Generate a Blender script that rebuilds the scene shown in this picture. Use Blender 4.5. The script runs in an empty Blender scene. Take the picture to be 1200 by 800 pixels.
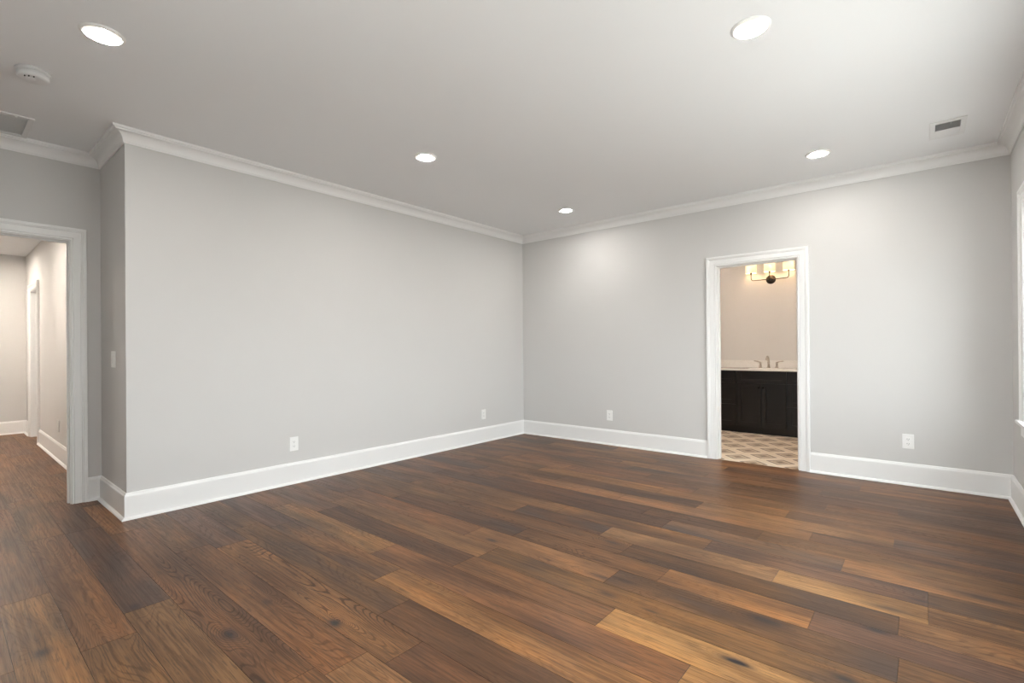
import bpy, bmesh, math, random
from mathutils import Vector, Matrix

scn = bpy.context.scene
COL = scn.collection

# ------------------------------------------------------------------ dimensions (metres)
YB, YA, XD, XR, H = 5.3448, 0.8834, -0.7747, 4.8165, 2.74   # back wall, outer corner, doorway wall, right wall, ceiling
YR = -0.66                                                    # rear wall (behind the camera)
YH, HH, XH = 0.905, 2.585, -5.80                              # hallway wall, hallway ceiling, hallway end
YBB = 7.70                                                    # far wall of the bathroom
WT = 0.12

# ------------------------------------------------------------------ camera
yaw, roll, pitch, fpx, py = -0.6991, -0.0071, 0.0019, 572.86, 407.54
fw = Vector((math.sin(yaw) * math.cos(pitch), math.cos(yaw) * math.cos(pitch), math.sin(pitch)))
rt = Vector((math.cos(yaw), -math.sin(yaw), 0)); up = rt.cross(fw)
r2 = math.cos(roll) * rt + math.sin(roll) * up
u2 = -math.sin(roll) * rt + math.cos(roll) * up
cd = bpy.data.cameras.new('camera'); cam = bpy.data.objects.new('camera', cd); COL.objects.link(cam)
cd.sensor_width = 36; cd.lens = 36 * fpx / 1200; cd.shift_y = (py - 400) / 1200; cd.clip_start = 0.02
m = Matrix.Identity(4)
for i in range(3):
    m[i][0], m[i][1], m[i][2] = r2[i], u2[i], -fw[i]
m[0][3], m[1][3], m[2][3] = 4.29, 0, 1.179
cam.matrix_world = m
scn.camera = cam

# ------------------------------------------------------------------ colour management, world
scn.view_settings.view_transform = 'Standard'
scn.view_settings.look = 'None'
scn.view_settings.gamma = 1
scn.view_settings.use_curve_mapping = False
scn.view_settings.exposure = 0.24
scn.cycles.use_denoising = True
scn.cycles.max_bounces = 14
scn.cycles.diffuse_bounces = 10
scn.cycles.transparent_max_bounces = 12

SKY = 14.5            # overcast daylight
LAMP = 300.0          # recessed lamps
w = bpy.data.worlds.new('overcast_sky'); scn.world = w; w.use_nodes = True
nt = w.node_tree; nt.nodes.clear()
o_ = nt.nodes.new('ShaderNodeOutputWorld'); bg = nt.nodes.new('ShaderNodeBackground')
tc = nt.nodes.new('ShaderNodeTexCoord'); sx = nt.nodes.new('ShaderNodeSeparateXYZ'); cr = nt.nodes.new('ShaderNodeValToRGB')
mp = nt.nodes.new('ShaderNodeMapRange'); mp.inputs[1].default_value = -1; mp.inputs[2].default_value = 1
nt.links.new(tc.outputs['Generated'], sx.inputs[0]); nt.links.new(sx.outputs[2], mp.inputs[0]); nt.links.new(mp.outputs[0], cr.inputs[0])
el = cr.color_ramp.elements
el[0].position = 0.46; el[0].color = (0.52, 0.515, 0.50, 1)
el[1].position = 0.54; el[1].color = (0.94, 0.97, 1.0, 1)
nt.links.new(cr.outputs[0], bg.inputs[0]); bg.inputs[1].default_value = SKY
nt.links.new(bg.outputs[0], o_.inputs[0])


def portal(name, loc, rot, sxy):
    """helps Cycles find the daylight coming through one window opening"""
    d = bpy.data.lights.new(name, 'AREA'); d.shape = 'RECTANGLE'; d.size, d.size_y = sxy
    d.cycles.is_portal = True
    o = bpy.data.objects.new(name, d); COL.objects.link(o); o.location = loc; o.rotation_euler = rot
    return o


# ------------------------------------------------------------------ materials
def srgb(r, g, b):
    f = lambda c: (c / 255 / 12.92) if c / 255 <= .04045 else ((c / 255 + .055) / 1.055) ** 2.4
    return (f(r), f(g), f(b), 1)


class NT:
    def __init__(s, name):
        s.m = bpy.data.materials.new(name); s.m.use_nodes = True
        s.t = s.m.node_tree; s.b = s.t.nodes['Principled BSDF']; s.out = s.t.nodes['Material Output']

    def n(s, typ, **kw):
        x = s.t.nodes.new('ShaderNode' + typ)
        for k, v in kw.items():
            setattr(x, k, v)
        return x

    def l(s, a, b): s.t.links.new(a, b)

    def val(s, inp, v):
        if hasattr(v, 'is_linked') or isinstance(v, bpy.types.NodeSocket): s.l(v, inp)
        else: inp.default_value = v

    def math(s, op, a, b=0.0, c=None, clamp=False):
        x = s.n('Math', operation=op); x.use_clamp = clamp
        s.val(x.inputs[0], a); s.val(x.inputs[1], b)
        if c is not None: s.val(x.inputs[2], c)
        return x.outputs[0]

    def mix(s, f, a, b, blend='MIX'):
        x = s.n('Mix', data_type='RGBA', blend_type=blend)
        s.val(x.inputs[0], f); s.val(x.inputs[6], a); s.val(x.inputs[7], b)
        return x.outputs[2]

    def vec(s, x=0.0, y=0.0, z=0.0):
        c = s.n('CombineXYZ')
        for i, v in enumerate((x, y, z)): s.val(c.inputs[i], v)
        return c.outputs[0]

    def noise(s, v, scale, detail=2.0, rough=.5, dist=0.0):
        x = s.n('TexNoise'); s.l(v, x.inputs['Vector'])
        x.inputs['Scale'].default_value = scale; x.inputs['Detail'].default_value = detail
        x.inputs['Roughness'].default_value = rough; x.inputs['Distortion'].default_value = dist
        return x.outputs[0]

    def ramp(s, f, a, b, va=0.0, vb=1.0, smooth=True):
        x = s.n('MapRange'); x.interpolation_type = 'SMOOTHSTEP' if smooth else 'LINEAR'
        s.val(x.inputs[0], f); x.inputs[1].default_value = a; x.inputs[2].default_value = b
        x.inputs[3].default_value = va; x.inputs[4].default_value = vb
        return x.outputs[0]


def paint(name, col, rough=.6, spec=.3, bump=.02, scale=260, vary=.012):
    """painted surface: flat colour with a faint roller texture"""
    k = NT(name); p = k.n('NewGeometry').outputs['Position']
    n = k.noise(p, scale, 2); big = k.noise(p, 1.3, 2)
    dark = tuple(c * (1 - 2 * vary) for c in col[:3]) + (1,)
    k.l(k.mix(big, dark, col), k.b.inputs['Base Color'])
    k.b.inputs['Roughness'].default_value = rough; k.b.inputs['Specular IOR Level'].default_value = spec
    if bump:
        b = k.n('Bump'); b.inputs['Strength'].default_value = bump; b.inputs['Distance'].default_value = .002
        k.l(n, b.inputs['Height']); k.l(b.outputs[0], k.b.inputs['Normal'])
    return k.m


def metal(name, col, rough=.3):
    k = NT(name); p = k.n('NewGeometry').outputs['Position']
    n = k.noise(p, 90, 2)
    k.b.inputs['Base Color'].default_value = col; k.b.inputs['Metallic'].default_value = 1
    k.l(k.ramp(n, 0, 1, rough * .85, rough * 1.15), k.b.inputs['Roughness'])
    return k.m


def glow(name, col, strength):
    k = NT(name); p = k.n('NewGeometry').outputs['Position']
    n = k.noise(p, 30, 1)
    k.b.inputs['Base Color'].default_value = (.8, .8, .8, 1); k.b.inputs['Roughness'].default_value = .5
    k.b.inputs['Emission Color'].default_value = col
    k.l(k.ramp(n, 0, 1, strength * .97, strength * 1.03), k.b.inputs['Emission Strength'])
    return k.m


M = {}
M['wall'] = paint('greige_wall_paint', (0.605, 0.598, 0.588, 1), .75, .15)
M['wall_hall'] = M['wall']
M['ceiling'] = paint('flat_ceiling_paint', (0.79, 0.798, 0.808, 1), .9, .1)
M['trim'] = paint('white_semigloss_trim', (0.80, 0.80, 0.795, 1), .38, .45, 0)
M['plastic'] = paint('white_plastic', (0.84, 0.84, 0.83, 1), .35, .5, 0)
M['grey_plastic'] = paint('grey_plastic', (0.22, 0.22, 0.21, 1), .5, .4, 0)
M['dark'] = paint('duct_shade_paint', (0.10, 0.10, 0.10, 1), .9, .1, 0)  # painted shade behind the register louvers
M['slot'] = paint('outlet_slot', (0.04, 0.04, 0.04, 1), .8, .1, 0)
M['vent'] = paint('white_enamel', (0.72, 0.72, 0.72, 1), .5, .4, 0)
M['filter'] = paint('grey_filter_mesh', (0.80, 0.79, 0.77, 1), .9, .1, .1, 900)
M['detector'] = paint('detector_plastic', (0.70, 0.70, 0.70, 1), .45, .4, 0)
M['cabinet'] = paint('espresso_cabinet_paint', (0.0105, 0.0090, 0.0082, 1), .38, .3, .03, 300, .1)
M['black_metal'] = metal('blackened_metal', (0.012, 0.011, 0.010, 1), .45)
M['nickel'] = metal('brushed_nickel', (0.50, 0.45, 0.40, 1), .28)
M['bronze'] = metal('aged_bronze', (0.06, 0.05, 0.042, 1), .42)
M['rim'] = glow('lamp_baffle_glow', (1.0, 0.86, 0.66, 1), 1.15)  # emission paints the lamp light caught by the baffle
M['lamp'] = glow('recessed_lamp_lens', (1.0, 0.955, 0.91, 1), LAMP)
M['hall_fill'] = glow('hall_fill_lens', (1.0, 0.88, 0.76, 1), 1550)  # unseen lamp lighting the far hallway
M['near_hall_fill'] = glow('near_hall_fill_lens', (1.0, 0.88, 0.76, 1), 1100)  # unseen lamp added to brighten the near hallway
M['bath_fill'] = glow('bath_fill_lens', (1.0, 0.82, 0.68, 1), 480)  # added bathroom fill, lamps out of view
M['bulb'] = glow('warm_bulb', (1.0, 0.62, 0.30, 1), 55.0)
M['shade'] = glow('lit_fabric_shade', (1.0, 0.72, 0.36, 1), .62)


def make_marble():
    k = NT('white_quartz'); p = k.n('NewGeometry').outputs['Position']
    n = k.noise(p, 5, 5, .6, 1.5)
    f = k.ramp(k.math('ABSOLUTE', k.math('SUBTRACT', n, .5)), 0, .03)
    k.l(k.mix(f, srgb(218, 216, 212), (0.74, 0.73, 0.71, 1)), k.b.inputs['Base Color'])
    k.b.inputs['Roughness'].default_value = .22
    return k.m


def make_glass():
    k = NT('window_glass'); t = k.t
    tr = k.n('BsdfTransparent'); tr.inputs[0].default_value = (.95, .97, .96, 1)
    gl = k.n('BsdfGlossy'); gl.inputs['Roughness'].default_value = .01
    n = k.noise(k.n('NewGeometry').outputs['Position'], 2, 1)
    mx = k.n('MixShader'); k.l(k.ramp(n, 0, 1, .05, .07), mx.inputs[0])
    k.l(tr.outputs[0], mx.inputs[1]); k.l(gl.outputs[0], mx.inputs[2]); k.l(mx.outputs[0], k.out.inputs[0])
    return k.m


def make_tile():
    """cream mosaic with darker diamonds, 0.41 m repeat, set on the diagonal"""
    k = NT('bathroom_diamond_mosaic'); p = k.n('NewGeometry').outputs['Position']
    s = k.n('SeparateXYZ'); k.l(p, s.inputs[0])
    x = k.math('SUBTRACT', s.outputs[0], 2.755); y = k.math('SUBTRACT', s.outputs[1], 5.590)
    def cell(c): return k.math('ABSOLUTE', k.math('SUBTRACT', k.math('FRACT', k.math('ADD', c, 100.5)), .5))
    u = cell(k.math('DIVIDE', k.math('ADD', x, y), .41)); v = cell(k.math('DIVIDE', k.math('SUBTRACT', x, y), .41))
    d = k.math('MAXIMUM', u, v)
    n = k.noise(p, 14, 4, .6)
    cream = k.mix(n, srgb(220, 205, 184), srgb(240, 230, 214))
    tan = k.mix(n, srgb(146, 128, 108), srgb(198, 176, 150))
    def band(a, b): return k.math('MULTIPLY', k.math('GREATER_THAN', d, a), k.math('LESS_THAN', d, b))
    c = k.mix(k.math('LESS_THAN', d, .33), cream, tan)
    c = k.mix(band(.285, .33), c, srgb(98, 84, 70))
    c = k.mix(band(.195, .225), c, srgb(226, 212, 192))
    c = k.mix(k.math('LESS_THAN', d, .10), c, srgb(112, 96, 80))
    g = k.math('GREATER_THAN', d, .49)
    c = k.mix(g, c, srgb(205, 190, 170))
    k.l(c, k.b.inputs['Base Color']); k.b.inputs['Roughness'].default_value = .35
    return k.m


# knots seen on the near planks: x, y, half length, half width, strength
KNOTS = []


def make_wood():
    k = NT('oak_plank_floor'); p = k.n('NewGeometry').outputs['Position']
    s = k.n('SeparateXYZ'); k.l(p, s.inputs[0]); X, Y = s.outputs[0], s.outputs[1]
    at = k.n('Attribute'); at.attribute_name = 'tint'
    a2 = k.n('Attribute'); a2.attribute_name = 'look'       # r: seed, g: figure strength, b: cool stain
    s2 = k.n('SeparateColor'); k.l(a2.outputs['Color'], s2.inputs[0])
    seed, fig, cool = s2.outputs[0], s2.outputs[1], s2.outputs[2]
    sz = k.math('MULTIPLY', seed, 61.0)
    # knots pull the grain around themselves
    warp = None; knot = None
    for (kx, ky, rx, ry, st) in KNOTS:
        dx = k.math('DIVIDE', k.math('SUBTRACT', X, kx), rx); dy = k.math('DIVIDE', k.math('SUBTRACT', Y, ky), ry)
        d2 = k.math('ADD', k.math('MULTIPLY', dx, dx), k.math('MULTIPLY', dy, dy))
        e = k.math('MULTIPLY', k.math('POWER', 2.718, k.math('MULTIPLY', d2, -.55)), st)
        e2 = k.math('POWER', 2.718, k.math('MULTIPLY', d2, -0.16))
        knot = e if knot is None else k.math('MAXIMUM', knot, e)
        warp = e2 if warp is None else k.math('MAXIMUM', warp, e2)
    v1 = k.vec(k.math('MULTIPLY', X, .9), k.math('MULTIPLY', Y, 6.5), sz)
    f1 = k.noise(v1, 1.0, 1.2, .35, .25)
    if warp is not None: f1 = k.math('ADD', f1, k.math('MULTIPLY', warp, .22))
    jag = k.noise(k.vec(k.math('MULTIPLY', X, 30.0), k.math('MULTIPLY', Y, 120.0), sz), 1.0, 2, .5)
    ring = k.math('SINE', k.math('ADD', k.math('MULTIPLY', f1, 270.0), k.math('MULTIPLY', jag, 2.2)))
    ring = k.ramp(ring, .35, 1.0)
    patch = k.noise(k.vec(k.math('MULTIPLY', X, 1.1), k.math('MULTIPLY', Y, 5.0), k.math('ADD', sz, 3.0)), 1.0, 1, .4)
    ring = k.math('MULTIPLY', ring, k.ramp(patch, .30, .60, .25, 1.0))
    # straight fine grain and pores
    v2 = k.vec(k.math('MULTIPLY', X, 2.2), k.math('MULTIPLY', Y, 95.0), sz)
    f2 = k.noise(v2, 1.0, 4, .6)
    v3 = k.vec(k.math('MULTIPLY', X, 1.6), k.math('MULTIPLY', Y, 7.0), k.math('ADD', sz, 7.0))
    f3 = k.noise(v3, 1.0, 3, .55)
    v4 = k.vec(k.math('MULTIPLY', X, 11.0), k.math('MULTIPLY', Y, 210.0), sz)
    f4 = k.noise(v4, 1.0, 2, .5)
    c = at.outputs['Color']
    c = k.mix(k.ramp(f3, .42, .72, 0, .85), c, k.mix(1.0, c, (0.50, 0.44, 0.41, 1), 'MULTIPLY'))
    c = k.mix(k.ramp(f3, .52, .28, 0, .75), c, k.mix(1.0, c, (1.50, 1.36, 1.15, 1), 'MULTIPLY'))
    c = k.mix(k.math('MULTIPLY', cool, k.ramp(f3, .45, .65)), c, (0.060, 0.047, 0.044, 1))
    c = k.mix(k.ramp(f2, .36, .66, 0, .62), c, k.mix(1.0, c, (0.45, 0.40, 0.37, 1), 'MULTIPLY'))
    c = k.mix(k.math('MULTIPLY', ring, fig), c, k.mix(1.0, c, (0.28, 0.23, 0.22, 1), 'MULTIPLY'))
    c = k.mix(k.ramp(f4, .54, .64, 0, .52), c, (0.035, 0.020, 0.012, 1))
    if knot is not None:
        c = k.mix(k.math('MULTIPLY', knot, k.ramp(f2, .25, .6, 1.35, .9), clamp=True), c, (0.016, 0.013, 0.015, 1))
    k.l(c, k.b.inputs['Base Color'])
    rr = k.ramp(k.math('ADD', f2, k.math('MULTIPLY', ring, .2)), .2, 1.0, .34, .48)
    k.l(rr, k.b.inputs['Roughness']); k.b.inputs['Specular IOR Level'].default_value = .27
    b = k.n('Bump'); b.inputs['Strength'].default_value = .15; b.inputs['Distance'].default_value = .002
    hgt = k.math('SUBTRACT', k.math('MULTIPLY', f2, -.6), k.math('MULTIPLY', k.math('MULTIPLY', ring, fig), .7))
    k.l(hgt, b.inputs['Height']); k.l(b.outputs[0], k.b.inputs['Normal'])
    return k.m


M['quartz'] = make_marble(); M['glass'] = make_glass(); M['tile'] = make_tile()


# ------------------------------------------------------------------ mesh helpers
class MB:
    def __init__(s): s.v = []; s.f = []; s.sm = []

    def add(s, vs, fs, smooth=False):
        b = len(s.v); s.v += [tuple(v) for v in vs]
        for f in fs: s.f.append([b + i for i in f]); s.sm.append(smooth)
        return s

    def box(s, x0, x1, y0, y1, z0, z1):
        x0, x1 = sorted((x0, x1)); y0, y1 = sorted((y0, y1)); z0, z1 = sorted((z0, z1))
        v = [(x, y, z) for z in (z0, z1) for y in (y0, y1) for x in (x0, x1)]
        return s.add(v, [(0, 2, 3, 1), (4, 5, 7, 6), (0, 1, 5, 4), (2, 6, 7, 3), (0, 4, 6, 2), (1, 3, 7, 5)])

    def prism(s, poly, z0, z1):
        n = len(poly)
        v = [(x, y, z0) for x, y in poly] + [(x, y, z1) for x, y in poly]
        f = [tuple(range(n))[::-1], tuple(range(n, 2 * n))] + [(i, (i + 1) % n, n + (i + 1) % n, n + i) for i in range(n)]
        return s.add(v, f)

    def loft(s, rings, closed_ring=True, caps=True, smooth=False):
        n = len(rings[0]); v = [p for r in rings for p in r]; f = []
        for a in range(len(rings) - 1):
            for i in range(n if closed_ring else n - 1):
                j = (i + 1) % n
                f.append((a * n + i, a * n + j, (a + 1) * n + j, (a + 1) * n + i))
        s.add(v, f, smooth)
        if caps:
            b = len(s.v) - len(v)
            s.f.append([b + i for i in range(n)][::-1]); s.sm.append(False)
            s.f.append([b + (len(rings) - 1) * n + i for i in range(n)]); s.sm.append(False)
        return s

    def lathe(s, prof, c=(0, 0, 0), n=40, axis='Z', smooth=True, caps=True):
        rings = []
        for r, h in prof:
            ring = []
            for i in range(n):
                a = 2 * math.pi * i / n; q = (r * math.cos(a), r * math.sin(a), h)
                if axis == 'Y': q = (q[0], h, q[1])
                if axis == 'X': q = (h, q[0], q[1])
                ring.append((c[0] + q[0], c[1] + q[1], c[2] + q[2]))
            rings.append(ring)
        return s.loft(rings, True, caps, smooth)

    def tube(s, pts, r, n=12):
        pts = [Vector(p) for p in pts]; rings = []; rr = r if isinstance(r, (list, tuple)) else [r] * len(pts)
        ref = Vector((0, 0, 1)); d0 = (pts[1] - pts[0]).normalized()
        if abs(d0.dot(ref)) > .9: ref = Vector((0, 1, 0))
        for i, p in enumerate(pts):
            d = ((pts[min(i + 1, len(pts) - 1)] - pts[i]).normalized() + (pts[i] - pts[max(i - 1, 0)]).normalized())
            d.normalize(); a = d.cross(ref).normalized(); b = a.cross(d).normalized()
            ref = b
            rings.append([tuple(p + rr[i] * (math.cos(t) * a + math.sin(t) * b)) for t in [2 * math.pi * j / n for j in range(n)]])
        return s.loft(rings, True, True, True)

    def sweep(s, path, prof, zbase=0.0):
        """profile (out, z) carried along a plan path, mitred; 'out' is to the right of travel"""
        rings = []; P = [Vector(p) for p in path]
        for i, p in enumerate(P):
            dirs = []
            if i > 0: dirs.append((P[i] - P[i - 1]).normalized())
            if i < len(P) - 1: dirs.append((P[i + 1] - P[i]).normalized())
            ns = [Vector((d.y, -d.x)) for d in dirs]
            if len(ns) == 1: off = ns[0]
            else: off = (ns[0] + ns[1]) / (1 + ns[0].dot(ns[1]))
            rings.append([(p.x + off.x * o, p.y + off.y * o, zbase + z) for o, z in prof])
        return s.loft(rings, True, True)

    def build(s, name, mat, parent=None, bevel=0.0, loc=None):
        me = bpy.data.meshes.new(name)
        off = Vector(loc) if loc is not None else Vector((0, 0, 0))
        me.from_pydata([tuple(Vector(v) - off) for v in s.v], [], s.f)
        bm = bmesh.new(); bm.from_mesh(me); bmesh.ops.recalc_face_normals(bm, faces=bm.faces); bm.to_mesh(me); bm.free()
        for p_, sm in zip(me.polygons, s.sm): p_.use_smooth = sm
        me.materials.append(mat)
        o = bpy.data.objects.new(name, me); COL.objects.link(o); o.location = off
        if parent is not None:
            o.parent = parent; o.location = off - parent.location if loc is not None else -Vector(parent.location)
        if bevel:
            b = o.modifiers.new('bevel', 'BEVEL'); b.width = bevel; b.segments = 2; b.limit_method = 'ANGLE'; b.angle_limit = math.radians(50)
        return o


def struct(o): o['kind'] = 'structure'; return o


def thing(name, loc, label, cat, group=None):
    o = bpy.data.objects.new(name, None); COL.objects.link(o); o.location = loc
    o.empty_display_size = .05
    o['label'] = label; o['category'] = cat
    if group: o['group'] = group
    return o


def dup(root, loc, label=None):
    """a copy of a thing with copies of its parts and sub-parts"""
    r = root.copy(); COL.objects.link(r); r.location = loc
    if label: r['label'] = label
    for ch in list(root.children):
        c = ch.copy(); COL.objects.link(c); c.parent = r
        for g in list(ch.children):
            d = g.copy(); COL.objects.link(d); d.parent = c
    return r


def frame_wall(mb, axis, a0, a1, t0, t1, z0, z1, holes):
    """wall along 'axis' from a0 to a1, thickness t0..t1, with holes (b0,b1,zb,zt)"""
    def bx(p, q, r, s_):
        if q - p < 1e-6 or s_ - r < 1e-6: return
        if axis == 'x': mb.box(p, q, t0, t1, r, s_)
        else: mb.box(t0, t1, p, q, r, s_)
    cur = a0
    for (b0, b1, zb, zt) in sorted(holes):
        bx(cur, b0, z0, z1); bx(b0, b1, z0, zb); bx(b0, b1, zt, z1); cur = b1
    bx(cur, a1, z0, z1)
    return mb


# ------------------------------------------------------------------ openings
BD = (2.626, 3.369, 2.03)          # bathroom doorway in the back wall: x0, x1, head
HD = (-0.115, 0.694, 2.04)         # hallway doorway: y0, y1, head
SD = (-5.24, -4.51, 2.03)          # side doorway in the hallway wall: x0, x1, head
WZ = (0.668, 2.135)
WR = [(4.22, 4.70), (2.45, 3.55), (1.20, 2.20)]       # right wall windows (y); only the first is in view, others guessed for daylight
WB = (3.00, 4.20)                                        # rear wall window (x), unseen, added for fill light

# ------------------------------------------------------------------ shell: walls, ceilings
wl = MB().prism([(0, YA), (0, YB), (-WT, YB), (-WT, YA + WT)], 0, H).build('wall_left', M['wall']); struct(wl)
struct(MB().prism([(0, YA), (-WT, YA + WT), (XD, YA + WT), (XD, YA)], 0, H).build('wall_alcove', M['wall']))
struct(frame_wall(MB(), 'y', YR, YA + WT, XD - WT, XD, 0, H, [(HD[0] - .018, HD[1] + .018, 0, HD[2] + .018)]).build('wall_doorway', M['wall']))
struct(frame_wall(MB(), 'x', -WT, XR + WT, YB, YB + WT, 0, H, [(BD[0] - .018, BD[1] + .018, 0, BD[2] + .018)]).build('wall_back', M['wall']))
struct(frame_wall(MB(), 'y', YR - WT, YB, XR, XR + WT, 0, H, [(a, b, *WZ) for a, b in WR]).build('wall_right', M['wall']))
struct(frame_wall(MB(), 'x', XD - WT, XR, YR - WT, YR, 0, H, [(*WB, *WZ)]).build('wall_rear', M['wall']))
struct(MB().prism([(XD - WT, YR - WT), (XR + WT, YR - WT), (XR + WT, YB + WT), (-WT, YB + WT), (-WT, YA + WT), (XD - WT, YA + WT)], H, H + .1).build('ceiling', M['ceiling']))
# hallway
struct(frame_wall(MB(), 'x', XH, XD - WT, YH, YH + WT, 0, HH, [(SD[0], SD[1], 0, SD[2])]).build('wall_hall', M['wall']))
struct(MB().box(XH - WT, XH, -.47, 3.32, 0, HH).build('wall_hall_end', M['wall']))
struct(MB().box(XH, XD - WT, -.47, -.35, 0, HH).build('wall_hall_opposite', M['wall']))
struct(MB().box(XH - WT, XD - WT, -.47, 3.32, HH, HH + .1).build('ceiling_hall', M['ceiling']))
# small room off the hallway
SW = (-5.35, -4.35)  # unseen window, guessed to bring daylight through the side doorway
struct(frame_wall(MB(), 'x', XH, -3.5, 3.2, 3.32, 0, HH, [(SW[0], SW[1], .3, 2.3)]).build('wall_side_room_window', M['wall']))
struct(MB().box(-3.62, -3.5, YH + WT, 3.2, 0, HH).build('wall_side_room_right', M['wall']))
# bathroom
BX0, BX1 = 1.10, 3.42
struct(MB().box(BX0 - WT, BX1 + WT, YBB, YBB + WT, 0, H).build('wall_bath_back', M['wall']))
struct(MB().box(BX0 - WT, BX0, YB + WT, YBB, 0, H).build('wall_bath_left', M['wall']))
struct(MB().box(BX1, BX1 + WT, YB + WT, YBB, 0, H).build('wall_bath_right', M['wall']))
struct(MB().box(BX0 - WT, BX1 + WT, YB + WT, YBB + WT, H, H + .1).build('ceiling_bath', M['ceiling']))
struct(MB().box(BX0 - WT, BX1 + WT, YB + .004, YBB + WT, -.06, 0.0).build('floor_bath', M['tile']))

# ------------------------------------------------------------------ plank floor
PW, PY0 = 0.18, 1.815
T = dict(dark=(0.090, 0.043, 0.020), mid=(0.139, 0.065, 0.0265), tan=(0.182, 0.089, 0.037), gold=(0.268, 0.138, 0.051),
         amber=(0.222, 0.106, 0.038), cool=(0.105, 0.054, 0.032), red=(0.124, 0.058, 0.028), pale=(0.212, 0.116, 0.054))
# planks read off the photograph: row -> [(x start, tint, figure, cool stain)], 'end' closes the list
ROWS = {
    -8: [(-1.2, 'mid', .25, .1), (0.02, 'tan', .45, 0), (1.75, 'mid', .5, .1), (3.6, 'mid', .3, 0)],
    -7: [(-0.95, 'red', .35, .1), (0.03, 'cool', .12, .5), (1.531, 'tan', .35, 0), (3.35, 'mid', .3, 0)],
    -6: [(-0.6, 'tan', .3, 0), (0.285, 'mid', .75, .1), (2.55, 'mid', .4, 0), (4.1, 'tan', .2, 0)],
    -5: [(-0.3, 'mid', .3, .2), (0.95, 'mid', .5, 0), (2.62, 'tan', .3, 0), (4.3, 'mid', .2, 0)],
    -4: [(0.0, 'cool', .5, .2), (1.05, 'tan', .95, 0), (2.735, 'dark', .25, 0), (4.3, 'mid', .2, 0)],
    -3: [(0.0, 'mid', .5, 0), (0.8, 'mid', .3, .3), (2.428, 'dark', .18, 0), (4.0, 'tan', .2, 0)],
    -2: [(0.0, 'cool', .3, .2), (0.95, 'mid', .3, .4), (2.127, 'amber', .2, 0), (3.95, 'mid', .2, 0)],
    -1: [(0.0, 'mid', .3, .1), (0.55, 'tan', .3, .5), (1.835, 'mid', .25, .1), (3.621, 'gold', .2, 0)],
    0: [(0.0, 'cool', .2, .2), (0.9, 'dark', .25, .1), (2.325, 'mid', .45, 0), (3.215, 'gold', .3, 0), (4.75, 'mid', .2, 0)],
    1: [(0.0, 'mid', .2, .2), (0.75, 'tan', .3, 0), (2.35, 'mid', .2, .4), (4.35, 'tan', .5, 0)],
    2: [(0.0, 'cool', .3, 0), (0.6, 'mid', .2, .1), (2.05, 'tan', .4, 0), (3.05, 'dark', .3, .4), (4.212, 'mid', .2, 0)],
    3: [(0.0, 'mid', .3, .2), (1.05, 'dark', .2, .6), (2.30, 'mid', .5, 0), (3.25, 'amber', .2, .2), (3.913, 'cool', .25, .2)],
    4: [(0.0, 'mid', .2, .1), (1.5, 'mid', .5, .2), (2.95, 'dark', .3, .3), (4.203, 'tan', .5, 0)],
    5: [(0.0, 'cool', .2, .1), (0.8, 'mid', .3, 0), (2.00, 'dark', .2, .5), (2.715, 'pale', .55, 0), (3.70, 'gold', .35, 0), (4.30, 'tan', .35, 0)],
    6: [(0.0, 'mid', .3, .1), (1.1, 'tan', .2, 0), (2.25, 'mid', .2, .2), (3.3, 'cool', .2, .4), (4.3, 'mid', .4, .4)],
    7: [(0.0, 'cool', .3, .1), (0.7, 'dark', .3, .1), (2.965, 'cool', .2, .6), (3.951, 'tan', .3, .1)],
    8: [(0.0, 'mid', .3, .1), (1.3, 'dark', .15, .1), (2.75, 'dark', .2, .2), (3.5, 'mid', .3, .1)],
    9: [(0.0, 'cool', .3, .1), (0.95, 'tan', .3, .1), (2.45, 'tan', .2, .1), (3.75, 'mid', .3, .2)],
    10: [(0.0, 'mid', .3, .1), (0.6, 'mid', .3, .1), (1.75, 'dark', .3, .1), (3.0, 'tan', .3, .1), (4.15, 'cool', .2, .3)],
    11: [(0.0, 'mid', .3, .1), (1.4, 'amber', .2, 0), (2.62, 'amber', .2, 0), (3.55, 'mid', .2, .2)],
}
KNOTS += [(1.634, .280, .032, .020, 1.0), (1.491, .605, .030, .020, .9), (2.073, .795, .045, .020, .95), (2.336, 1.122, .030, .018, 1.1),
          (1.926, 1.012, .030, .016, .7), (2.247, 2.225, .035, .014, .9), (3.021, 2.225, .070, .018, .7), (3.118, 2.258, .060, .014, .8),
          (3.123, 2.085, .040, .016, .7), (3.745, 1.941, .045, .014, 1.1), (2.841, 2.660, .040, .012, .7), (3.759, 2.312, .075, .026, .9),
          (4.137, 2.520, .040, .014, 1.0), (4.509, 3.159, .090, .028, .8), (4.272, 2.945, .045, .011, .8), (4.162, 2.769, .060, .018, .7),
          (4.071, 2.085, .040, .020, .9), (4.347, 3.513, .050, .011, .7), (3.348, 2.074, .030, .010, .6)]
M['wood'] = make_wood()


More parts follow.
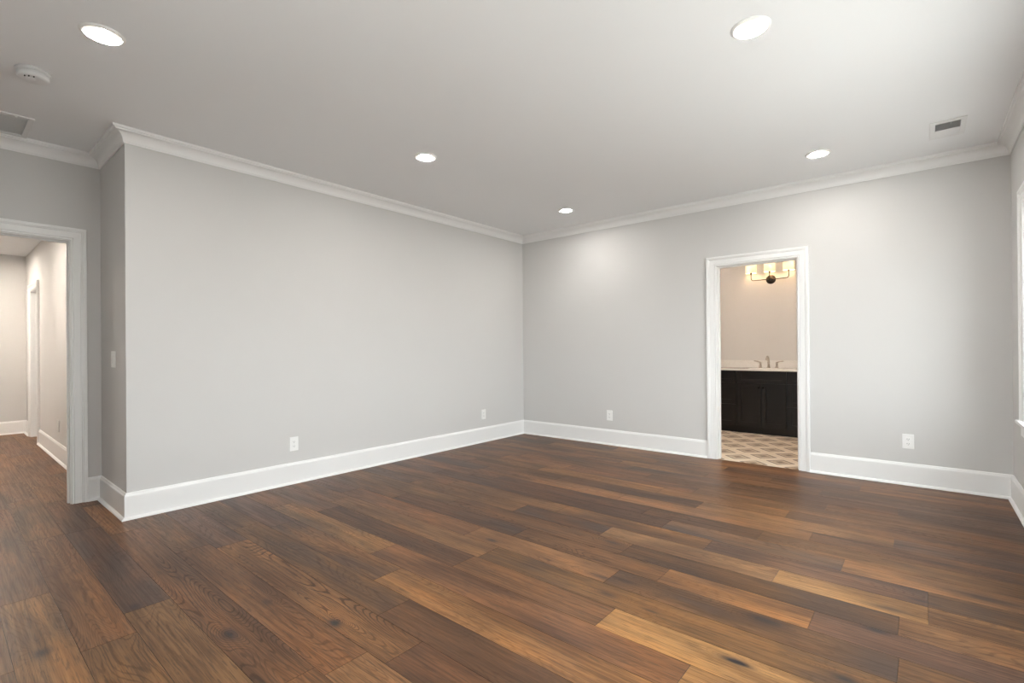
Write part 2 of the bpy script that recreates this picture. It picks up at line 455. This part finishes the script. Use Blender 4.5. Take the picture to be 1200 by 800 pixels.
def build_floor():
    rnd = random.Random(11)
    vs, fs, tint, look = [], [], [], []

    def plank(x0, x1, y0, y1, col, lk):
        if x1 - x0 < .004 or y1 - y0 < .004: return
        e, d = 0.0011, 0.0011
        b = len(vs)
        vs.extend([(x0, y0, -d), (x1, y0, -d), (x1, y1, -d), (x0, y1, -d),
                   (x0 + e, y0 + e, 0), (x1 - e, y0 + e, 0), (x1 - e, y1 - e, 0), (x0 + e, y1 - e, 0)])
        for f in ((4, 5, 6, 7), (0, 1, 5, 4), (1, 2, 6, 5), (2, 3, 7, 6), (3, 0, 4, 7)):
            fs.append([b + i for i in f])
            c = col if f[0] == 4 else tuple(q * .35 for q in col)
            tint.append(c); look.append(lk)

    names = ['mid', 'mid', 'tan', 'mid', 'cool', 'mid', 'tan', 'dark', 'mid', 'tan']
    for kk in range(-15, 20):
        y0 = PY0 + kk * PW; y1 = y0 + PW
        yy0, yy1 = max(y0, YR - WT), min(y1, YB + .004)
        if yy1 <= yy0: continue
        segs = []
        x = -6.0 - rnd.random() * 1.5
        first = ROWS[kk][0][0] if kk in ROWS else 99
        while x < min(first, 5.0):
            segs.append((x, rnd.choice(names), rnd.uniform(.1, .6), rnd.choice([0, 0, 0, .2, .4])))
            x += rnd.uniform(.75, 2.1)
        if kk in ROWS: segs += ROWS[kk]
        for i, (xs, nm, fg, co) in enumerate(segs):
            xe = segs[i + 1][0] if i + 1 < len(segs) else XR + WT
            j = rnd.uniform(.88, 1.12); col = tuple(1.07 * c * j * rnd.uniform(.96, 1.04) for c in T[nm])
            lk = (rnd.random(), fg, co)
            # the room, then (for rows behind the left wall) the small room off the hallway
            lo = XH - WT if yy0 < YH + .03 else -.05
            plank(max(xs, lo), min(xe, XR + .05), yy0, yy1, col, lk)
            if lo > -1 and yy0 < 3.3:
                plank(max(xs, XH - WT), min(xe, -3.5), yy0, min(yy1, 3.32), col, lk)
    me = bpy.data.meshes.new('floor'); me.from_pydata(vs, [], fs)
    at = me.attributes.new('tint', 'FLOAT_COLOR', 'FACE'); lk = me.attributes.new('look', 'FLOAT_COLOR', 'FACE')
    for i, (a, b) in enumerate(zip(tint, look)):
        at.data[i].color = (*a, 1); lk.data[i].color = (*b, 1)
    me.materials.append(M['wood'])
    o = bpy.data.objects.new('floor', me); COL.objects.link(o); struct(o)
    return o


build_floor()

# ------------------------------------------------------------------ crown moulding and baseboards
def crown_profile():
    p = [(0, 2.6457), (.008, 2.6457), (.0105, 2.655), (.013, 2.658)]
    for i in range(1, 9):                               # concave sweep
        a = math.pi / 2 * i / 8
        p.append((.013 + .050 * (1 - math.cos(a)), 2.658 + .056 * math.sin(a)))
    p += [(.066, 2.716), (.068, 2.722), (.0715, 2.724), (.0808, 2.724), (.0808, H), (0, H)]
    return p


BASE = [(0, .1853), (.005, .1853), (.009, .182), (.011, .175), (.015, .168), (.0165, .160), (.0165, .019),
        (.020, .0185), (.026, .016), (.031, .011), (.034, .005), (.0345, 0), (0, 0)]
CP = crown_profile()


def run(name, path, prof, mat='trim'):
    return struct(MB().sweep(path, prof).build(name, M[mat]))


BCX0, BCX1 = 2.525, 3.467     # outside edges of the bathroom door casing
HC1 = 0.789                   # outside edge of the hallway casing (right)
HC0 = -0.21
# travel so that the room lies to the right
run('trim_1', [(0, YA), (0, YB)][::1] if False else [(XD, YR), (XD, YA), (0, YA), (0, YB), (XR, YB), (XR, YR), (XD, YR)], CP)
run('baseboard_left', [(XD, HC1), (XD, YA), (0, YA), (0, YB), (BCX0, YB)], BASE)
run('baseboard_back', [(BCX1, YB), (XR, YB), (XR, YR), (XD, YR), (XD, HC0)], BASE)
run('baseboard_hall', [(-4.415, YH), (XD - WT, YH)], BASE)
run('baseboard_hall_end', [(XH, -.35), (XH, YH), (-5.335, YH)], BASE)
run('baseboard_bath', [(BX0, YB + WT), (BX0, 7.16)], BASE)

# ------------------------------------------------------------------ door casings
CAS = [(0.0, 0.0), (0.0, .009), (.003, .013), (.009, .013), (.0115, .008), (.015, .008), (.019, .0145), (.056, .0175),
       (.058, .015), (.062, .0155), (.066, .021), (.071, .021), (.074, .027), (.092, .028), (.095, .024), (.095, 0.0)]   # (from inner edge, proud of wall)


def casing(mb, axis, w_, sgn, a0, a1, zt, z0=0.0, closed=False):
    """U-shaped casing round an opening a0..a1 on wall plane w_, facing sgn; mitred corners"""
    def pt(a, z, d):
        return (a, w_ + sgn * d, z) if axis == 'x' else (w_ + sgn * d, a, z)
    rings = [[pt(a0 - o, z0, d) for o, d in CAS], [pt(a0 - o, zt + o, d) for o, d in CAS],
             [pt(a1 + o, zt + o, d) for o, d in CAS], [pt(a1 + o, z0, d) for o, d in CAS]]
    return mb.loft(rings, True, True)


def doorway(name, axis, w0, w1, a0, a1, zt, faces):
    """jamb lining plus stop as the thing, casing as a child on each face given"""
    mb = MB(); J = .018; t0, t1 = sorted((w0, w1)); mid = (t0 + t1) / 2
    def bx(a, b, c, d, e, f):
        if axis == 'x': mb.box(a, b, c, d, e, f)
        else: mb.box(c, d, a, b, e, f)
    bx(a0, a0 + J, t0, t1, 0, zt - J); bx(a1 - J, a1, t0, t1, 0, zt - J); bx(a0, a1, t0, t1, zt - J, zt)
    S = .011
    bx(a0 + J, a0 + J + S, mid - .017, mid + .017, 0, zt - J - S); bx(a1 - J - S, a1 - J, mid - .017, mid + .017, 0, zt - J - S)
    bx(a0 + J, a1 - J, mid - .017, mid + .017, zt - J - S, zt - J)
    jo = struct(mb.build(name, M['trim'], bevel=.0012))
    for (wp, sg) in faces:
        casing(MB(), axis, wp, sg, a0 + J - .006, a1 - J + .006, zt - J + .006).build('door_casing', M['trim'], jo)
    return jo


J = .018
doorway('door_1', 'x', YB, YB + WT, BD[0] - J, BD[1] + J, BD[2] + J, [(YB, -1), (YB + WT, 1)])
doorway('door_2', 'y', XD - WT, XD, HD[0] - J, HD[1] + J, HD[2] + J, [(XD, 1), (XD - WT, -1)])
doorway('door_3', 'x', YH, YH + WT, SD[0], SD[1], SD[2], [(YH, -1)])


# ------------------------------------------------------------------ windows
def window(name, axis, w0, sgn, a0, a1, z0, z1, stool=True):
    """double-hung window in a wall whose room face is w0; sgn points into the room"""
    def bx(mb, a, b, d0, d1, e, f):
        p, q = sorted((w0 - sgn * d0, w0 - sgn * d1))
        if axis == 'x': mb.box(a, b, p, q, e, f)
        else: mb.box(p, q, a, b, e, f)
    root = MB()                                                   # lining
    bx(root, a0, a0 + .02, 0, WT, z0, z1); bx(root, a1 - .02, a1, 0, WT, z0, z1)
    bx(root, a0 + .02, a1 - .02, 0, WT, z1 - .02, z1); bx(root, a0 + .02, a1 - .02, 0, WT, z0, z0 + .02)
    ro = struct(root.build(name, M['trim'], bevel=.001))
    zm = (z0 + z1) / 2
    for (zb, zt, d) in ((z0 + .02, zm + .02, .045), (zm - .02, z1 - .02, .080)):
        f = MB(); b0, b1 = a0 + .02, a1 - .02; R = .045
        bx(f, b0, b0 + R, d, d + .032, zb, zt); bx(f, b1 - R, b1, d, d + .032, zb, zt)
        bx(f, b0 + R, b1 - R, d, d + .032, zb, zb + R); bx(f, b0 + R, b1 - R, d, d + .032, zt - R, zt)
        fo = f.build('window_sash', M['trim'], ro, bevel=.002)
        g = MB(); bx(g, b0 + R, b1 - R, d + .013, d + .019, zb + R, zt - R); g.build('window_pane', M['glass'], fo)
    return ro


def window_trim(ro, axis, w0, sgn, a0, a1, z0, z1):
    mb = casing(MB(), axis, w0, sgn, a0, a1, z1, z0)
    mb.build('window_casing', M['trim'], ro)
    st = MB(); ap = MB()
    p, q = sorted((w0 + sgn * .045, w0 - sgn * .045)); r, s_ = sorted((w0, w0 + sgn * .018))
    if axis == 'y':
        st.box(p, q, a0 - .110, a1 + .110, z0 - .022, z0); ap.box(r, s_, a0 - .095, a1 + .095, z0 - .105, z0 - .022)
    else:
        st.box(a0 - .110, a1 + .110, p, q, z0 - .022, z0); ap.box(a0 - .095, a1 + .095, r, s_, z0 - .105, z0 - .022)
    st.build('window_sill', M['trim'], ro, bevel=.004); ap.build('window_apron', M['trim'], ro, bevel=.002)


for i, (a, b) in enumerate(WR):
    ro = window('window_%d' % (i + 1), 'y', XR, -1, a, b, *WZ)  # only window_1 is in view; the others are guessed for daylight
    window_trim(ro, 'y', XR, -1, a, b, *WZ)
    portal('daylight_portal', (XR + WT + .03, (a + b) / 2, sum(WZ) / 2), (0, math.pi / 2, 0), (WZ[1] - WZ[0], b - a))
ro = window('window_5', 'x', YR, 1, *WB, *WZ)  # out-of-view window added as frontal fill on the back wall
window_trim(ro, 'x', YR, 1, *WB, *WZ)
portal('daylight_portal', (sum(WB) / 2, YR - WT - .03, sum(WZ) / 2), (-math.pi / 2, 0, 0), (WB[1] - WB[0], WZ[1] - WZ[0]))
window('window_4', 'x', 3.2, -1, SW[0], SW[1], .3, 2.3)  # unseen side room window, guessed to bring in daylight
portal('daylight_portal', (sum(SW) / 2, 3.2 + WT + .03, 1.3), (math.pi / 2, 0, 0), (1.0, 2.0))

# ------------------------------------------------------------------ recessed ceiling lights
def recessed(loc, label, lens='lamp', group='recessed ceiling lights'):
    t = thing('recessed_light', loc, label, 'ceiling light', group)
    x, y, z = loc
    MB().lathe([(.0725, -.0010), (.0735, -.0060), (.0760, -.0085), (.0790, -.0085), (.0860, -.0055), (.0905, -.0020), (.0910, 0.0), (.0725, 0.0), (.0725, -.0010)],
               loc, 48, caps=False).build('trim_ring', M['plastic'], t)
    MB().lathe([(.0001, -.0030), (.0560, -.0030), (.0560, 0.0), (.0001, 0.0)], loc, 48, caps=False).build('lens', M[lens], t)
    MB().lathe([(.0563, -.0028), (.0724, -.0034), (.0724, 0.0), (.0563, 0.0), (.0563, -.0028)], loc, 48, caps=False).build('glowing_baffle_rim', M['rim'], t)  # baffle ring, its lit look given by emission
    return t


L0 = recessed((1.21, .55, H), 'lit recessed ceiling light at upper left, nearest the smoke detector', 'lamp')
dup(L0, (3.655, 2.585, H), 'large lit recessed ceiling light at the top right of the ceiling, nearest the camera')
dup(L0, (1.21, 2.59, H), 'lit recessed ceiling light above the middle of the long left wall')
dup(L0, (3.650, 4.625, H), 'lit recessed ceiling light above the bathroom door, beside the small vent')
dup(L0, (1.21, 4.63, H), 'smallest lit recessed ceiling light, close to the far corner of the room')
recessed((-4.9, -.05, HH), 'unseen recessed ceiling light put in to light the far end of the hallway', 'hall_fill', 'unseen hallway lights')  # out of view, put in to light the hallway end
recessed((-2.5, -.05, HH), 'unseen fill lamp added in the hallway ceiling, just inside the left doorway', 'near_hall_fill', 'unseen hallway lights')  # out of view, added to brighten hallway wall and floor
LB = recessed((2.05, 6.45, H), 'unseen fill lamp added to the bathroom ceiling, left of the vanity', 'bath_fill', 'added bathroom lights')  # pair of out-of-view lamps added to brighten the bathroom
dup(LB, (3.10, 6.45, H), 'unseen fill lamp added to the bathroom ceiling, right of the vanity')

dup(L0, (3.655, .55, H), 'unseen recessed ceiling light added for fill, overhead near the rear wall')  # completes the lamp grid out of view, added for fill light

# ------------------------------------------------------------------ smoke detector
t = thing('smoke_detector', (.515, .372, H), 'round white smoke detector on the ceiling above the alcove', 'smoke detector')
c = (.515, .372, H)
MB().lathe([(.0001, 0), (.074, 0), (.074, -.008), (.070, -.011), (.0001, -.011)], c, 48, caps=False).build('mounting_plate', M['detector'], t)
MB().lathe([(.060, -.010), (.060, -.016), (.067, -.018), (.067, -.040), (.062, -.046), (.048, -.048), (.0001, -.048)], c, 48, caps=False).build('detector_body', M['detector'], t)
MB().lathe([(.0001, -.0475), (.018, -.0475), (.020, -.0495), (.020, -.052), (.017, -.0535), (.0001, -.0535)], (c[0] + .012, c[1] - .012, c[2]), 24, caps=False).build('test_button', M['vent'], t)
sl = MB()
for i in range(3):
    a = 2.2 + i * .45
    px, pyy = c[0] + .045 * math.cos(a + math.pi), c[1] + .045 * math.sin(a + math.pi)
    sl.box(px - .008, px + .008, pyy - .003, pyy + .003, H - .0492, H - .046)
sl.build('sounder_slots', M['slot'], t)

# ------------------------------------------------------------------ return-air grille
def grille():
    x0, x1, y0, y1 = -.690, -.253, -.155, .455
    t = thing('return_air_grille', ((x0 + x1) / 2, (y0 + y1) / 2, H), 'large grey return air grille on the ceiling over the hallway door', 'air vent')
    f = MB(); fr = .032
    for a, b, c_, d in ((x0, x1, y0, y0 + fr), (x0, x1, y1 - fr, y1), (x0, x0 + fr, y0 + fr, y1 - fr), (x1 - fr, x1, y0 + fr, y1 - fr)):
        f.box(a, b, c_, d, H - .009, H)
    f.build('frame', M['vent'], t, bevel=.0025)
    MB().box(x0 + fr, x1 - fr, y0 + fr, y1 - fr, H - .0015, H - .0002).build('filter_backing', M['filter'], t)
    n = 20; s = MB()
    for i in range(n):
        x = x0 + fr + (x1 - x0 - 2 * fr) * (i + .5) / n
        s.add([(x - .006, y0 + fr, H - .002), (x + .005, y0 + fr, H - .008), (x + .006, y0 + fr, H - .007), (x - .005, y0 + fr, H - .001),
               (x - .006, y1 - fr, H - .002), (x + .005, y1 - fr, H - .008), (x + .006, y1 - fr, H - .007), (x - .005, y1 - fr, H - .001)],
              [(0, 1, 2, 3), (7, 6, 5, 4), (0, 4, 5, 1), (1, 5, 6, 2), (2, 6, 7, 3), (3, 7, 4, 0)])
    s.build('louvers', M['vent'], t)
    for y in (y0 + .09, y1 - .09):
        MB().lathe([(.0001, 0), (.008, 0), (.008, -.004), (.0001, -.005)], (x1 - fr / 2, y, H - .009), 16, caps=False).build('latch', M['plastic'], t)


grille()

# ------------------------------------------------------------------ supply register
def register():
    x0, x1, y0, y1 = 4.336, 4.533, 4.520, 4.880
    t = thing('supply_register', ((x0 + x1) / 2, (y0 + y1) / 2, H), 'small white supply air register on the ceiling, right of the ceiling light', 'air vent')
    a0, a1, b0, b1 = 4.367, 4.502, 4.568, 4.832
    f = MB()
    for a, b, c_, d in ((x0, x1, y0, b0), (x0, x1, b1, y1), (x0, a0, b0, b1), (a1, x1, b0, b1)):
        f.box(a, b, c_, d, H - .006, H)
    f.build('frame', M['vent'], t, bevel=.002)
    MB().box(a0, a1, b0, b1, H - .0012, H - .0002).build('duct_shade_sheet', M['dark'], t)  # flat dark sheet standing in for the shade inside the duct
    s = MB(); n = 18; ym = (b0 + b1) / 2
    for i in range(n):
        y = b0 + (b1 - b0) * (i + .5) / n; k = 1 if y < ym else -1
        h = .0065
        p0, p1 = (y + k * h * .85, H - .0015), (y - k * h * .85, H - .0105)
        q = .0005
        s.add([(a0, p0[0] - q, p0[1]), (a0, p0[0] + q, p0[1]), (a0, p1[0] + q, p1[1]), (a0, p1[0] - q, p1[1]),
               (a1, p0[0] - q, p0[1]), (a1, p0[0] + q, p0[1]), (a1, p1[0] + q, p1[1]), (a1, p1[0] - q, p1[1])],
              [(0, 1, 2, 3), (7, 6, 5, 4), (0, 4, 5, 1), (1, 5, 6, 2), (2, 6, 7, 3), (3, 7, 4, 0)])
    s.build('louvers', M['vent'], t)
    MB().box((a0 + a1) / 2 + .012, (a0 + a1) / 2 + .017, b0 - .004, b0 + .012, H - .016, H - .004).build('damper_lever', M['vent'], t)


register()

# ------------------------------------------------------------------ outlets and switch
def rotpt(face, c, a, d, z):
    """a along the wall, d proud of the wall"""
    if face == 'left': return (c[0] + d, c[1] + a, c[2] + z)
    return (c[0] + a, c[1] - d, c[2] + z)


def wbox(mb, face, c, a0, a1, d0, d1, z0, z1):
    p, q = rotpt(face, c, a0, d0, z0), rotpt(face, c, a1, d1, z1)
    mb.box(p[0], q[0], p[1], q[1], p[2], q[2])


def outlet(face, c, label, dark=False):
    t = thing('wall_outlet', c, label, 'power outlet', 'wall outlets')
    mb = MB(); wbox(mb, face, c, -.039, .039, 0, .006, -.062, .062)
    plate = mb.build('face_plate', M['plastic'], t, bevel=.0025)
    for zz in (-.0195, .0195):
        r = MB(); wbox(r, face, c, -.0165, .0165, .006, .0075, zz - .0145, zz + .0145)
        ro = r.build('receptacle', M['plastic'], t, bevel=.004)
        s = MB()
        wbox(s, face, c, -.008, -.0055, .0073, .0078, zz - .003, zz + .006); wbox(s, face, c, .0055, .008, .0073, .0078, zz - .002, zz + .005)
        wbox(s, face, c, -.002, .002, .0073, .0078, zz - .011, zz - .007)
        so = s.build('slots', M['slot'], ro)
        so.location = (0, 0, 0); so.matrix_parent_inverse = Matrix.Identity(4)
    sc = MB()
    p = rotpt(face, c, 0, .0062, 0)
    sc.lathe([(.0001, .001), (.003, .0005), (.003, -.001), (.0001, -.001)], p, 12, axis='X' if face == 'left' else 'Y', caps=False)
    sc.build('screw', M['vent'], t)
    return t


outlet('left', (0, 2.077, .349), 'white duplex wall outlet low on the left wall, the larger of two there')
outlet('left', (0, 4.528, .349), 'small white wall outlet low on the left wall, near the far corner')
outlet('back', (1.352, YB, .357), 'white wall outlet low on the back wall, between the corner and the bathroom door')
outlet('back', (4.188, YB, .369), 'white duplex wall outlet low on the back wall, right of the bathroom door')
outlet('hall', (-2.976, YH, .369), 'white wall outlet low on the hallway wall, seen through the left doorway')

t = thing('light_switch', (-.348, YA, 1.122), 'white light switch on the narrow alcove wall beside the left doorway', 'light switch')
c = (-.348, YA, 1.122)
mb = MB(); wbox(mb, 'back', c, -.058, .058, 0, .006, -.061, .061); mb.build('face_plate', M['plastic'], t, bevel=.0025)
for a in (-.023, .023):
    mb = MB(); wbox(mb, 'back', c, a - .016, a + .016, .006, .010, -.033, .033); mb.build('rocker', M['plastic'], t, bevel=.002)

# ------------------------------------------------------------------ bathroom vanity
VX0, VX1, VF, VT = 1.85, 3.39, 7.165, .860
van = thing('vanity_cabinet', ((VX0 + VX1) / 2, VF, 0), 'dark espresso bathroom vanity cabinet with shaker doors seen through the doorway', 'cabinet')
b = MB(); b.box(VX0, VX1, VF + .02, YBB - .02, .10, .118); b.box(VX0, VX1, YBB - .02, YBB - .001, .10, VT)
b.box(VX0, VX0 + .018, VF + .02, YBB - .02, .118, VT); b.box(VX1 - .018, VX1, VF + .02, YBB - .02, .118, VT)
b.box(VX0 + .018, VX1 - .018, VF + .02, VF + .04, .118, VT)
b.box(VX0 + .01, VX1 - .01, VF + .075, YBB - .001, 0, .10)
b.build('carcass', M['cabinet'], van, bevel=.001)


def shaker(name, x0, x1, z0, z1, rail=.055, flat=False):
    mb = MB(); y0, y1 = VF, VF + .02
    rl = min(rail, (z1 - z0) * .27)
    mb.box(x0, x0 + rail, y0, y1, z0, z1); mb.box(x1 - rail, x1, y0, y1, z0, z1)
    mb.box(x0 + rail, x1 - rail, y0, y1, z0, z0 + rl); mb.box(x0 + rail, x1 - rail, y0, y1, z1 - rl, z1)
    mb.box(x0 + rail, x1 - rail, y0 + .012, y1, z0 + rl, z1 - rl)
    return mb.build(name, M['cabinet'], van)


def knob(par, x, z):
    mb = MB(); mb.lathe([(.0001, -.028), (.012, -.028), (.0165, -.023), (.0165, -.017), (.007, -.012), (.005, 0), (.0001, 0)], (x, VF, z), 18, axis='Y', caps=False)
    o = mb.build('knob', M['black_metal'], None); o.parent = par; o.location = -Vector(van.location)
    o.location = (0, 0, 0)
    return o


G = .006
d1 = shaker('door', 2.318, 2.6235 - G / 2, .105, .690); knob(d1, 2.596, .632)
d2 = shaker('door', 2.6235 + G / 2, 2.925, .105, .690); knob(d2, 2.652, .632)
shaker('false_drawer_front', 2.318, 2.925, .698, .850)
for xa, xb in ((VX0 + .01, 2.308), (2.935, VX1 - .01)):
    for za, zb in ((.698, .850), (.400, .690), (.105, .392)):
        d = shaker('drawer', xa, xb, za, zb); knob(d, (xa + xb) / 2, (za + zb) / 2)


def countertop():
    t = thing('vanity_countertop', ((VX0 + VX1) / 2, 7.42, VT), 'white quartz countertop slab on top of the dark bathroom cabinet', 'countertop')
    x0, x1, y0, y1, z0, z1 = VX0 - .02, VX1 + .02, 7.14, YBB - .0005, VT + .0005, .882
    cx, cy, ra, rb, N = 2.6235, 7.385, .22, .155, 48
    mb = MB(); el_ = []; rc = []
    for i in range(N):
        a = 2 * math.pi * i / N; ca, sa = math.cos(a), math.sin(a)
        el_.append((cx + ra * ca, cy + rb * sa))
        s_ = min((x1 - cx if ca > 0 else cx - x0) / max(abs(ca), 1e-6), (y1 - cy if sa > 0 else cy - y0) / max(abs(sa), 1e-6))
        rc.append((cx + s_ * ca, cy + s_ * sa))
    for (px, pyy) in ((x0, y0), (x1, y0), (x1, y1), (x0, y1)):       # square the corners
        j = min(range(N), key=lambda i: (rc[i][0] - px) ** 2 + (rc[i][1] - pyy) ** 2); rc[j] = (px, pyy)
    mb.loft([[(x, y, z1) for x, y in el_], [(x, y, z1) for x, y in rc], [(x, y, z0) for x, y in rc], [(x, y, z0) for x, y in el_], [(x, y, z1) for x, y in el_]], True, False)
    mb.build('slab', M['quartz'], t)
    bo = MB().box(x0, x1, YBB - .02, YBB - .0005, z1 + .0005, .990).build('backsplash', M['quartz'], bevel=.0015)
    bo['label'] = 'low white quartz backsplash strip on the bathroom wall behind the faucet'; bo['category'] = 'backsplash'
    rings = []
    for k in range(7):
        f = k / 6; q = math.sqrt(max(0, 1 - f * f)) * .97 + .03
        rings.append([(cx + ra * q * math.cos(2 * math.pi * i / N), cy + rb * q * math.sin(2 * math.pi * i / N), z1 - .001 - f * .017) for i in range(N)])
    bs = MB().loft(rings, True, False, True); bs.f.append(list(range(len(bs.v) - N, len(bs.v)))); bs.sm.append(True)
    bs.build('sink_basin', M['plastic'], t)


countertop()


def faucet():
    z = .882; cx, cy = 2.6235, 7.595
    t = thing('bathroom_faucet', (cx, cy, z), 'brushed nickel widespread faucet with two lever handles on the white bathroom counter', 'faucet')
    sp = MB(); sp.lathe([(.0001, 0), (.027, 0), (.027, .006), (.020, .014), (.015, .03), (.0001, .03)], (cx, cy, z), 24, caps=False)
    pts = [(cx, cy, z + .02), (cx, cy, z + .09), (cx, cy - .012, z + .135), (cx, cy - .04, z + .162), (cx, cy - .075, z + .165), (cx, cy - .11, z + .145), (cx, cy - .125, z + .115)]
    sp.tube(pts, [.016, .0145, .0135, .0125, .012, .012, .0125], 16); sp.build('spout', M['nickel'], t)
    for s_ in (-1, 1):
        hx = cx + s_ * .105
        h = MB(); h.lathe([(.0001, 0), (.026, 0), (.026, .006), (.019, .016), (.014, .055), (.016, .075), (.013, .085), (.0001, .088)], (hx, cy, z), 24, caps=False)
        ho = h.build('handle', M['nickel'], t)
        lv = MB(); lv.tube([(hx, cy, z + .080), (hx + s_ * .035, cy, z + .094), (hx + s_ * .085, cy, z + .101)], [.009, .008, .0065], 12)
        lo = lv.build('lever', M['nickel'], None); lo.parent = ho; lo.location = (0, 0, 0)
    return t


faucet()


def sconce():
    cx, y, z = 2.640, YBB, 2.140
    t = thing('vanity_sconce', (cx, y, z), 'three-arm bronze wall sconce with lit shades above the bathroom vanity', 'wall light')
    MB().lathe([(.0001, -.026), (.030, -.026), (.040, -.022), (.058, -.016), (.064, -.008), (.064, 0), (.0001, 0)], (cx, y, z), 40, axis='Y', caps=False).build('back_plate', M['bronze'], t)
    ya = y - .085
    hub = MB(); hub.tube([(cx, y - .02, z), (cx, ya - .02, z)], .012, 14); hub.lathe([(.0001, -.018), (.012, -.014), (.017, 0), (.012, .014), (.0001, .018)], (cx, ya, z), 20, axis='Y', caps=False)
    hub.build('hub', M['bronze'], t)
    for dx in (-.240, 0, .240):
        ar = MB(); ex = cx + dx
        if dx:
            s_ = 1 if dx > 0 else -1; pts = [(cx, ya, z - .004), (cx + dx * .5, ya, z - .006), (ex - s_ * .028, ya, z - .004)]
            for i in range(1, 6):
                a = math.pi / 2 * i / 5; pts.append((ex - s_ * .028 + s_ * .028 * math.sin(a), ya, z - .004 + .028 * (1 - math.cos(a))))
            pts.append((ex, ya, z + .118))
        else:
            pts = [(cx, ya, z), (cx, ya, z + .06), (cx, ya, z + .118)]
        ar.tube(pts, .0062, 12)
        ar.lathe([(.0001, .088), (.012, .088), (.014, .096), (.014, .112), (.0001, .114)], (ex, ya, z), 18, caps=False)
        ao = ar.build('arm', M['bronze'], t)
        sh = MB(); sh.lathe([(.0705, .100), (.072, .100), (.072, .245), (.0705, .245), (.0705, .100)], (ex, ya, z), 36, caps=False)
        sho = sh.build('lamp_shade', M['shade'], t)
        bl = MB(); bl.lathe([(.0001, .118), (.012, .12), (.014, .14), (.026, .175), (.028, .19), (.020, .212), (.0001, .220)], (ex, ya, z), 20, caps=False)
        bo = bl.build('bulb', M['bulb'], None); bo.parent = sho; bo.location = (0, 0, 0)
    return t


sconce()
